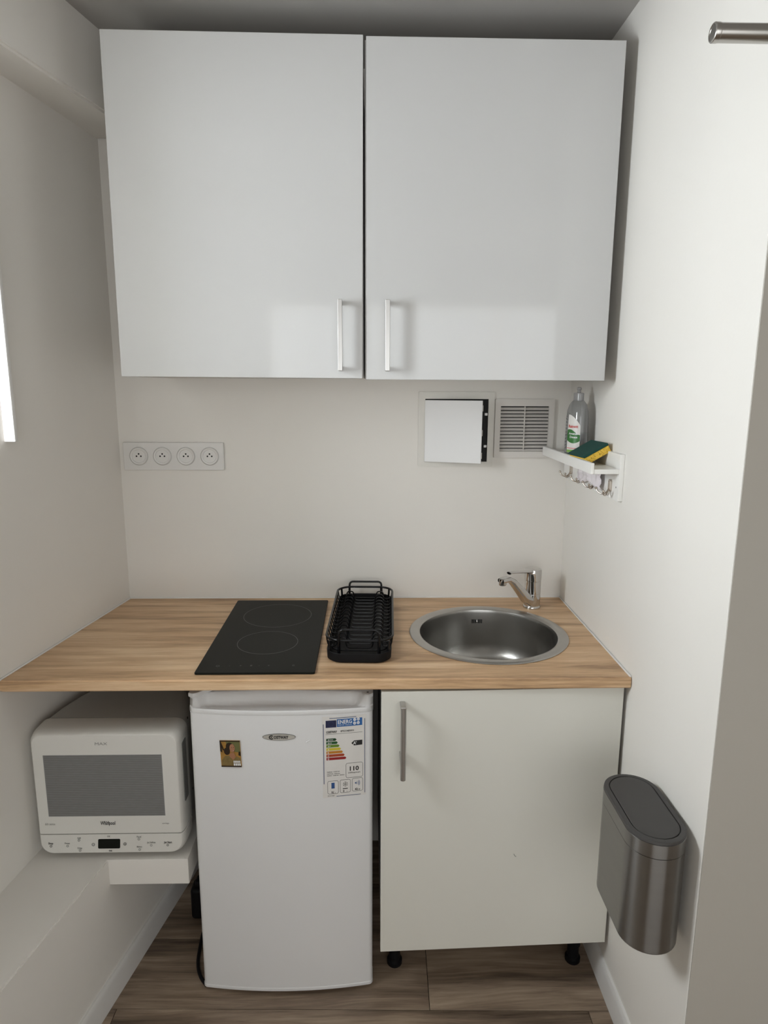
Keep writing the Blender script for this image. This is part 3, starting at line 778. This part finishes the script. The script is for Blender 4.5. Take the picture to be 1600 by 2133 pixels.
# power cord behind the fridge
t = thing('power_cord', (-1.12, -.3, 0), 'black power cord with plug hanging beside the fridge', 'cord')
bm = NB(); p = fillet([(-1.088, -.20, .34), (-1.118, -.315, .24), (-1.138, -.325, .10)], .05, 6); tube(bm, p, .005, 8)
p = fillet([(-1.128, -.30, .02), (-1.10, -.34, .007), (-1.121, -0.388, .006), (-1.117, -0.440, .006), (-1.111, -0.497, .006), (-1.101, -0.531, .006), (-1.087, -0.556, .006), (-1.068, -0.577, .006)], .03, 5); tube(bm, p, .0048, 8); obj('cable', bm, 'black', t)
bm = NB(); box(bm, (-1.168, -.350, .0005), (-1.112, -.295, .105), .012, 3); box(bm, (-1.155, -.34, .10), (-1.122, -.305, .125), .008, 2); obj('plug', bm, 'black', t)

# ================================================================== MICROWAVE
mx0, mx1, mz0, mz1, my = -1.4775, -1.104, .401, .742, -.572
mcx = (mx0+mx1)/2
t = thing('microwave', (mcx, -.4, LZ), 'compact white microwave on the ledge under the worktop', 'microwave')
def mring(y, sx, inset, rt=.026, rb=.028, zt=None, x1=None):
    h = (mx1-mx0)/2
    zt = mz1 if zt is None else zt
    return [(x, y, z) for x, z in rrect(mcx-h*sx+inset, mz0+inset, (mcx+h*sx-inset) if x1 is None else x1, zt-inset, (rb, rb, rt, rt), 6)]
bm = NB(); loft(bm, [mring(-.492, .985, .002), mring(-.43, .955, .004), mring(-.36, .87, .006), mring(-.29, .72, .008), mring(-.235, .50, .012), mring(-.215, .36, .018)]); fix(bm); obj('case', bm, 'microshade', t, 50)
def MP(X, Y, lift=0):
    q = (Y-1572)/127; x = -1.443+(X-(90+13*q))/(247-4*q)*.293; z = .6805-.1695*q
    return (x, my-lift, z)
zs = .4605   # seam between door and control panel
bm = NB()
def dring(y, ins, xg=0): return [(x, y, z) for x, z in rrect(mx0+ins, zs+.0012, mx1-ins-xg, mz1-ins, (.002, .002, .026, .026), 6)]
loft(bm, [dring(-.494, .004), dring(-.500, .0), dring(-.545, .0), dring(-.563, .003), dring(my+.0015, .0075), dring(my, .010)]); fix(bm); d = obj('door', bm, 'micro', t, 28)
bm = NB()
def cring(y, ins): return [(x, y, z) for x, z in rrect(mx0+ins, mz0+ins*.6, mx1-ins, zs-.0012, (.030, .030, .002, .002), 6)]
loft(bm, [cring(-.494, .004), cring(-.500, 0), cring(-.545, 0), cring(-.563, .003), cring(my+.0015, .0075), cring(my, .010)]); fix(bm); cp = obj('control_panel', bm, 'micro', t, 28)
bm = NB(); box(bm, (mx0+.012, -.50, zs-.003), (mx1-.012, my+.0025, zs+.003)); obj('seam_gap', bm, 'seam', t)
bm = NB(); quad = [(90, 1572), (103, 1699), (346, 1699), (337, 1572)]
loft(bm, [[MP(X, Y, l) for X, Y in quad] for l in (-.001, .0004)]); fix(bm); wn = obj('window', bm, 'screen', d, 0)
bm = NB()
for k in range(34):
    Y = 1574+127*k/34*.985; q = (Y-1572)/127
    quadface(bm, [bm.verts.new(MP(X, yy, .0007)) for X, yy in ((92+13*q, Y), (92+13*q, Y+1.2), (335+9*q, Y+1.2), (335+9*q, Y))])
prt(obj('screen_lines', bm, 'seam', wn, 0))
bm = NB(); prism(bm, rrect(-.552, .535, -.520, .700, .006, 4), 'x', mx1-.004, mx1+.0008, .0006); obj('grip_recess', bm, 'seam', d)
def mtext(bm, s, h, X, Y, width=None, align='CENTER', bold=0): textmesh(bm, s, h, lambda u, v: MP(X+u, Y-v, .0005), align, bold, width)
bm = NB(); mtext(bm, 'MAX', 8, 211, 1552, 26); mtext(bm, '6th sense', 7, 106, 1717, 21); mtext(bm, 'crisp', 5, 347, 1717, 14); prt(obj('door_print', bm, 'greyink', d, 0))
bm = NB(); mtext(bm, 'Whirlpool', 11, 226, 1717.5, 31, bold=.25)
tube(bm, [MP(222+7*math.sin(a), 1714+3.4*math.cos(a), .0004) for a in [k*.5 for k in range(0, 9)]], .0003, 4); prt(obj('brand_lettering', bm, 'ink', d, 0))
bm = NB(); box_ = rrect(206, 1748, 252, 1768.5, 2.5, 4)
loft(bm, [[MP(X, Y, l) for X, Y in box_] for l in (-.001, .0005)]); fix(bm); obj('display', bm, 'glassblack', cp, 0)
bm = NB()
for s, X, Y, wd in (('Stop', 107.5, 1758, 10), ('Jet Start', 352, 1758.5, 17)): mtext(bm, s, 6, X, Y, wd, bold=.15)
def icon_ring(bm, X, Y, r): 
    o = circle(X, Y, r, 10); i = circle(X, Y, r*.6, 10)
    for k in range(10):
        j = (k+1) % 10; quadface(bm, [bm.verts.new(MP(*p, .0005)) for p in (o[k], o[j], i[j], i[k])])
icon_ring(bm, 108, 1762, 2.6); icon_ring(bm, 351.5, 1762.5, 2.4)
mtext(bm, 'Clock', 4, 232, 1774.5, 7, bold=.2)
prt(obj('start_stop_print', bm, 'ink', cp, 0))
bm = NB()
for s, X, Y, wd in (('Power', 142, 1758, 11), ('Grill', 166, 1747, 7), ('Crisp', 168, 1768.5, 10), ('-', 196, 1761, 4), ('+', 262, 1761, 4), ('OK', 228, 1744, 7), ('Food', 291, 1745.5, 9), ('Memory', 292.5, 1767, 11), ('Jet Defrost', 317, 1758, 18)): mtext(bm, s, 5, X, Y, wd, bold=.15)
for X, Y in ((142.5, 1762), (166, 1750), (168.5, 1772), (291, 1749), (293, 1771.5), (317, 1762.5)): icon_ring(bm, X, Y, 2.6)
for X, Y in ((196, 1759.5), (262, 1759)): icon_ring(bm, X, Y, 3.6)
prt(obj('button_print', bm, 'greyink', cp, 0))
for y, z in ((-.470, .725), (-.44, .50)):
    bm = NB(); lathe(bm, [(.003, 0), (.003, .0012), (.001, .0016)], n=10, xf=Matrix.Translation((mx1-.007 if y < -.45 else mx1-.012, y, z)) @ Matrix.Rotation(math.pi/2, 4, 'Y')); obj('screw', bm, 'black', t)
for x in (mcx-.10, mcx+.10):
    for y in (-.46, -.34):
        bm = NB(); lathe(bm, [(.011, LZ), (.012, LZ+.003), (.012, mz0+.008)], (x, y, 0), 14); obj('foot', bm, 'black', t)

# ================================================================== SHELF WITH HOOKS
t = thing('wall_shelf', (0, -.25, 1.305), 'small white shelf with front rail and hooks on the right wall', 'shelf')
sy0, sy1 = -.012, -.477
bm = NB(); box(bm, (0, sy0, 1.304), (-.0125, sy1, 1.422), .001, 1); obj('back_board', bm, 'shelf', t)
bm = NB(); box(bm, (-.0125, sy0, 1.373), (-.0755, sy1+.001, 1.385), .0006, 1); obj('shelf_board', bm, 'shelf', t)
bm = NB(); box(bm, (-.0755, sy0, 1.373), (-.0840, sy1, 1.4005), .0008, 1); obj('front_rail', bm, 'shelf', t)
bm = NB(); lathe(bm, [(.002, 0), (.002, .0006)], n=8, xf=Matrix.Translation((-.0124, -.462, 1.338)) @ Matrix.Rotation(-math.pi/2, 4, 'Y')); obj('screw_hole', bm, 'seam', t)
for y in (-.095, -.206, -.317, -.428):
    bm = NB(); prism(bm, rrect(y-.007, 1.322, y+.007, 1.354, .006, 5), 'x', -.0120, -.0185, .0008); h = obj('hook', bm, 'hooknickel', t)
    bm = NB()
    for z in (1.328, 1.349): ball(bm, (-.0186, y, z), .0022, 8)
    obj('screw', bm, 'chrome', h)
    for s in (-1, 1):
        bm = NB()
        p = [(-.018, y, 1.330), (-.022, y+s*.004, 1.318), (-.030, y+s*.013, 1.3135), (-.038, y+s*.022, 1.317), (-.041, y+s*.027, 1.327)]
        tube(bm, fillet(p, .01, 4), .0021, 8); ball(bm, p[-1], .0036, 10); obj('prong', bm, 'hooknickel', h)
# crumpled bag hanging from the hooks
bm = NB(); nu, nv = 26, 12
def bagp(u, v, side):
    y = -.190-.195*u; z = 1.370-.047*v - .006*math.sin(u*9)*v
    n = noise.noise(Vector((u*7, v*4, 1.3)))*.010 + noise.noise(Vector((u*19, v*11, 4.1)))*.004
    b = math.sin(math.pi*u)**.6*math.sin(math.pi*min(1, .1+v*.9))**.5
    return (-.0245 - n*.5 - side*(.0015+.006*b), y, z)
for side in (0, 1):
    G = [[bm.verts.new(bagp(i/nu, j/nv, side)) for j in range(nv+1)] for i in range(nu+1)]
    for i in range(nu):
        for j in range(nv): quadface(bm, [G[i][j], G[i+1][j], G[i+1][j+1], G[i][j+1]])
    if side == 0: G0 = G
bd0 = [G0[i][0] for i in range(nu+1)] + [G0[nu][j] for j in range(1, nv+1)] + [G0[i][nv] for i in range(nu-1, -1, -1)] + [G0[0][j] for j in range(nv-1, 0, -1)]
bd1 = [G[i][0] for i in range(nu+1)] + [G[nu][j] for j in range(1, nv+1)] + [G[i][nv] for i in range(nu-1, -1, -1)] + [G[0][j] for j in range(nv-1, 0, -1)]
for k in range(len(bd0)):
    j = (k+1) % len(bd0); quadface(bm, [bd0[k], bd0[j], bd1[j], bd1[k]])
fix(bm)
tag(obj('plastic_bag', bm, 'bag', smooth=60), 'crumpled pale plastic bag hanging behind the shelf hooks', 'bag')
# bottle
bx, byy, bz = -.0445, -.222, 1.3855
t = thing('dish_soap_bottle', (bx, byy, bz), 'clear plastic washing-up liquid bottle with green label on the shelf', 'bottle')
EX = Matrix.Translation((bx, byy, bz)) @ Matrix.Diagonal((1.0, 1.45, 1, 1))
def bot(prof, n=32, cap0=True, cap1=True):
    bm = NB(); lathe(bm, prof, n=n, cap0=cap0, cap1=cap1, xf=EX); return bm
outer = [(.024, 0), (.028, .002), (.030, .006), (.0305, .04), (.0300, .08), (.0296, .112), (.0278, .134), (.0235, .150), (.0165, .160), (.0122, .163)]
inner = [(r-.0012, z) for r, z in reversed(outer[1:])]
bm = bot(outer + [(.0125, .168), (.0112, .168)] + inner + [(.022, .0022)]); bb = obj('bottle_body', bm, 'bottle', t, 60)
bm = bot([(.0225, .0024), (.0265, .0035), (.0284, .007), (.0289, .03), (.0289, .072)]); obj('liquid', bm, 'liquid', t, 60)
bm = bot([(.0135, .161), (.0135, .181), (.0125, .183), (.0050, .184), (.0045, .190), (.0060, .192), (.0060, .197), (.003, .199)]); obj('cap', bm, 'cap', t, 40)
def BL(u, v, lift):   # label coordinates wrapped round the bottle: u = angle, v = height
    zz = v; r = .0305
    for (r0, z0), (r1, z1) in zip(outer[2:], outer[3:]):
        if z0 <= zz <= z1: r = r0+(r1-r0)*(zz-z0)/(z1-z0)
    r += .0004+lift
    p = EX @ Vector((r*math.cos(u), r*math.sin(u), zz)); return p
A0, A1 = math.radians(196), math.radians(262)
def blab(name, m, top, bot_, lift, parent, a0=A0, a1=A1, n=12):
    bm = NB(); ring = []
    for k in range(n+1):
        a = a0+(a1-a0)*k/n; q = k/n; z1, z0 = top(q), bot_(q)
        ring.append([bm.verts.new(BL(a, z0+(z1-z0)*j/6, lift)) for j in range(7)])
    for p, q in zip(ring, ring[1:]):
        for j in range(6): quadface(bm, [p[j], q[j], q[j+1], p[j+1]])
    return obj(name, bm, m, parent, 60)
lb = blab('label', 'paper', lambda q: .124-.030*q**2, lambda q: .018+.003*q, 0, t)
blab('label_green_field', 'labgreen', lambda q: .082-.010*q+.004*math.sin(q*5), lambda q: .052-.007*math.sin(q*3.1), .0003, lb)
blab('label_lime_foot', 'lablime', lambda q: .026+.002*q, lambda q: .0185+.003*q, .0003, lb)
blab('label_pink_line', 'pink', lambda q: .032, lambda q: .030, .0003, lb)
def btext(name, m, s, h, a, z, wd):
    bm = NB(); textmesh(bm, s, h, lambda u, v: BL(a+u/.0305, z+v, .0006), 'LEFT', .0002, wd); prt(obj(name, bm, m, lb, 0))
btext('label_brand_lettering', 'red', 'Rainett', .011, math.radians(202), .088, .026)
btext('label_lettering', 'white', 'Amande', .0085, math.radians(206), .069, .024)
btext('label_lettering', 'white', 'Douce', .0085, math.radians(212), .0595, .020)
# sponge leaning on the rail
def sponge_frame(cx, cy, cz, tilt, yaw): return Matrix.Translation((cx, cy, cz)) @ Matrix.Rotation(yaw, 4, 'Z') @ Matrix.Rotation(tilt, 4, 'Y')
t = thing('sponge', (-.048, -.34, 1.386), 'yellow sponge with dark green scouring top leaning on the shelf', 'sponge')
xf = sponge_frame(-.046, -.345, 1.4145, -.50, .10)
bm = NB(); box(bm, (-.036, -.050, -.012), (.036, .050, .0065), .002, 2, xf); sg = obj('foam', bm, 'sponge', t)
bm = NB(); box(bm, (-.0365, -.0505, .0068), (.0365, .0505, .0135), .0015, 2, xf); obj('scouring_pad', bm, 'scour', t)
bm = NB()
for k in range(46):
    u, v = random.uniform(-.034, .034), random.uniform(-.010, .005); r = random.uniform(.0006, .0015)
    flat(bm, circle(u, v, r, 6), lambda a, b: xf @ Vector((a, -.0503, b)))
obj('pore', bm, 'pore', sg, 0)['kind'] = 'stuff'
bm = NB(); box(bm, (-.022, -.030, -.006), (.022, .030, .006), .003, 2, sponge_frame(-.050, -.262, 1.3960, -.12, .3)); 
tag(obj('scouring_pad', bm, 'black'), 'black scouring pad half hidden behind the shelf rail beside the sponge', 'scourer')

# ================================================================== WALL BIN
byc, br, bs = -.882, .0585, .0565; bxc = -.010-br; bt, bb0 = .7405, .491
t = thing('wall_bin', (bxc, byc, bb0), 'oval brushed steel bin with grey lid mounted on the right wall', 'bin')
def st(r, z): return [(x, y, z) for x, y in stadium(bxc, byc, r, bs, 20)]
bm = NB(); loft(bm, [st(br-.004, bb0), st(br-.001, bb0+.002), st(br, bb0+.005), st(br, .7030), st(br-.0015, .7036)]); fix(bm); obj('body', bm, 'binbody', t, 35)
bm = NB(); loft(bm, [st(br-.0015, .7038), st(br+.0003, .7046), st(br+.0003, .7330), st(br-.001, .7338)]); fix(bm); obj('collar', bm, 'binbody', t, 35)
bm = NB(); loft(bm, [st(br-.003, .7336), st(br, .7342), st(br-.0008, .7392), st(br-.003, bt), st(br-.0105, bt), st(br-.0115, bt-.004), st(br-.02, bt-.0045)]); fix(bm); obj('rim', bm, 'binlid', t, 35)
bm = NB(); loft(bm, [st(br-.0128, bt-.0044), st(br-.0128, bt-.0006), st(br-.0140, bt+.0004), st(br-.03, bt+.0010)]); fix(bm); obj('lid', bm, 'binlid', t, 35)
bm = NB(); box(bm, (0, byc-.04, .53), (-.0125, byc+.04, .70), .002, 2); obj('wall_bracket', bm, 'black', t)

# ================================================================== CURTAIN ROD
t = thing('curtain_rod', (.6, -1.08, 2.07), 'brushed steel curtain rod at the top right corner', 'rod')
rz, ry = 2.073, -1.075
bm = NB(); tube(bm, [(-.146, ry, rz), (1.5, ry, rz)], .0122, 20); obj('pole', bm, 'steel', t)
bm = NB(); lathe(bm, [(.0126, 0), (.0128, .001), (.0128, .007), (.0120, .008), (.0105, .0085), (.0100, .0075)], n=24, xf=Matrix.Translation((-.146, ry, rz)) @ Matrix.Rotation(-math.pi/2, 4, 'Y')); obj('end_cap', bm, 'steel', t)
for x in (.12, 1.3):
    bm = NB(); tube(bm, [(x, WE+.0, rz), (x, ry, rz)], .006, 10); lathe(bm, [(.022, 0), (.022, .004), (.018, .006)], n=20, xf=Matrix.Translation((x, WE, rz)) @ Matrix.Rotation(math.pi/2, 4, 'X')); obj('bracket', bm, 'steel', t)

# ================================================================== BAR ON THE LEFT WALL, GIVEN A GLOW
t = thing('glowing_bar', (LW(-.5), -.5, 1.452), 'slim glowing white upright bar on the left wall at the picture edge', 'light')
bm = NB(); box(bm, (0, -.006, 1.452), (.026, .007, 2.05), .003, 2, Matrix.Translation((LW(-.508), -.508, 0))); obj('bar_body', bm, 'trim', t)
bm = NB(); box(bm, (.001, -.0085, 1.4535), (.0245, -.005, 2.0485), .0012, 2, Matrix.Translation((LW(-.508), -.508, 0))); obj('glow_face', bm, 'barglow', t)
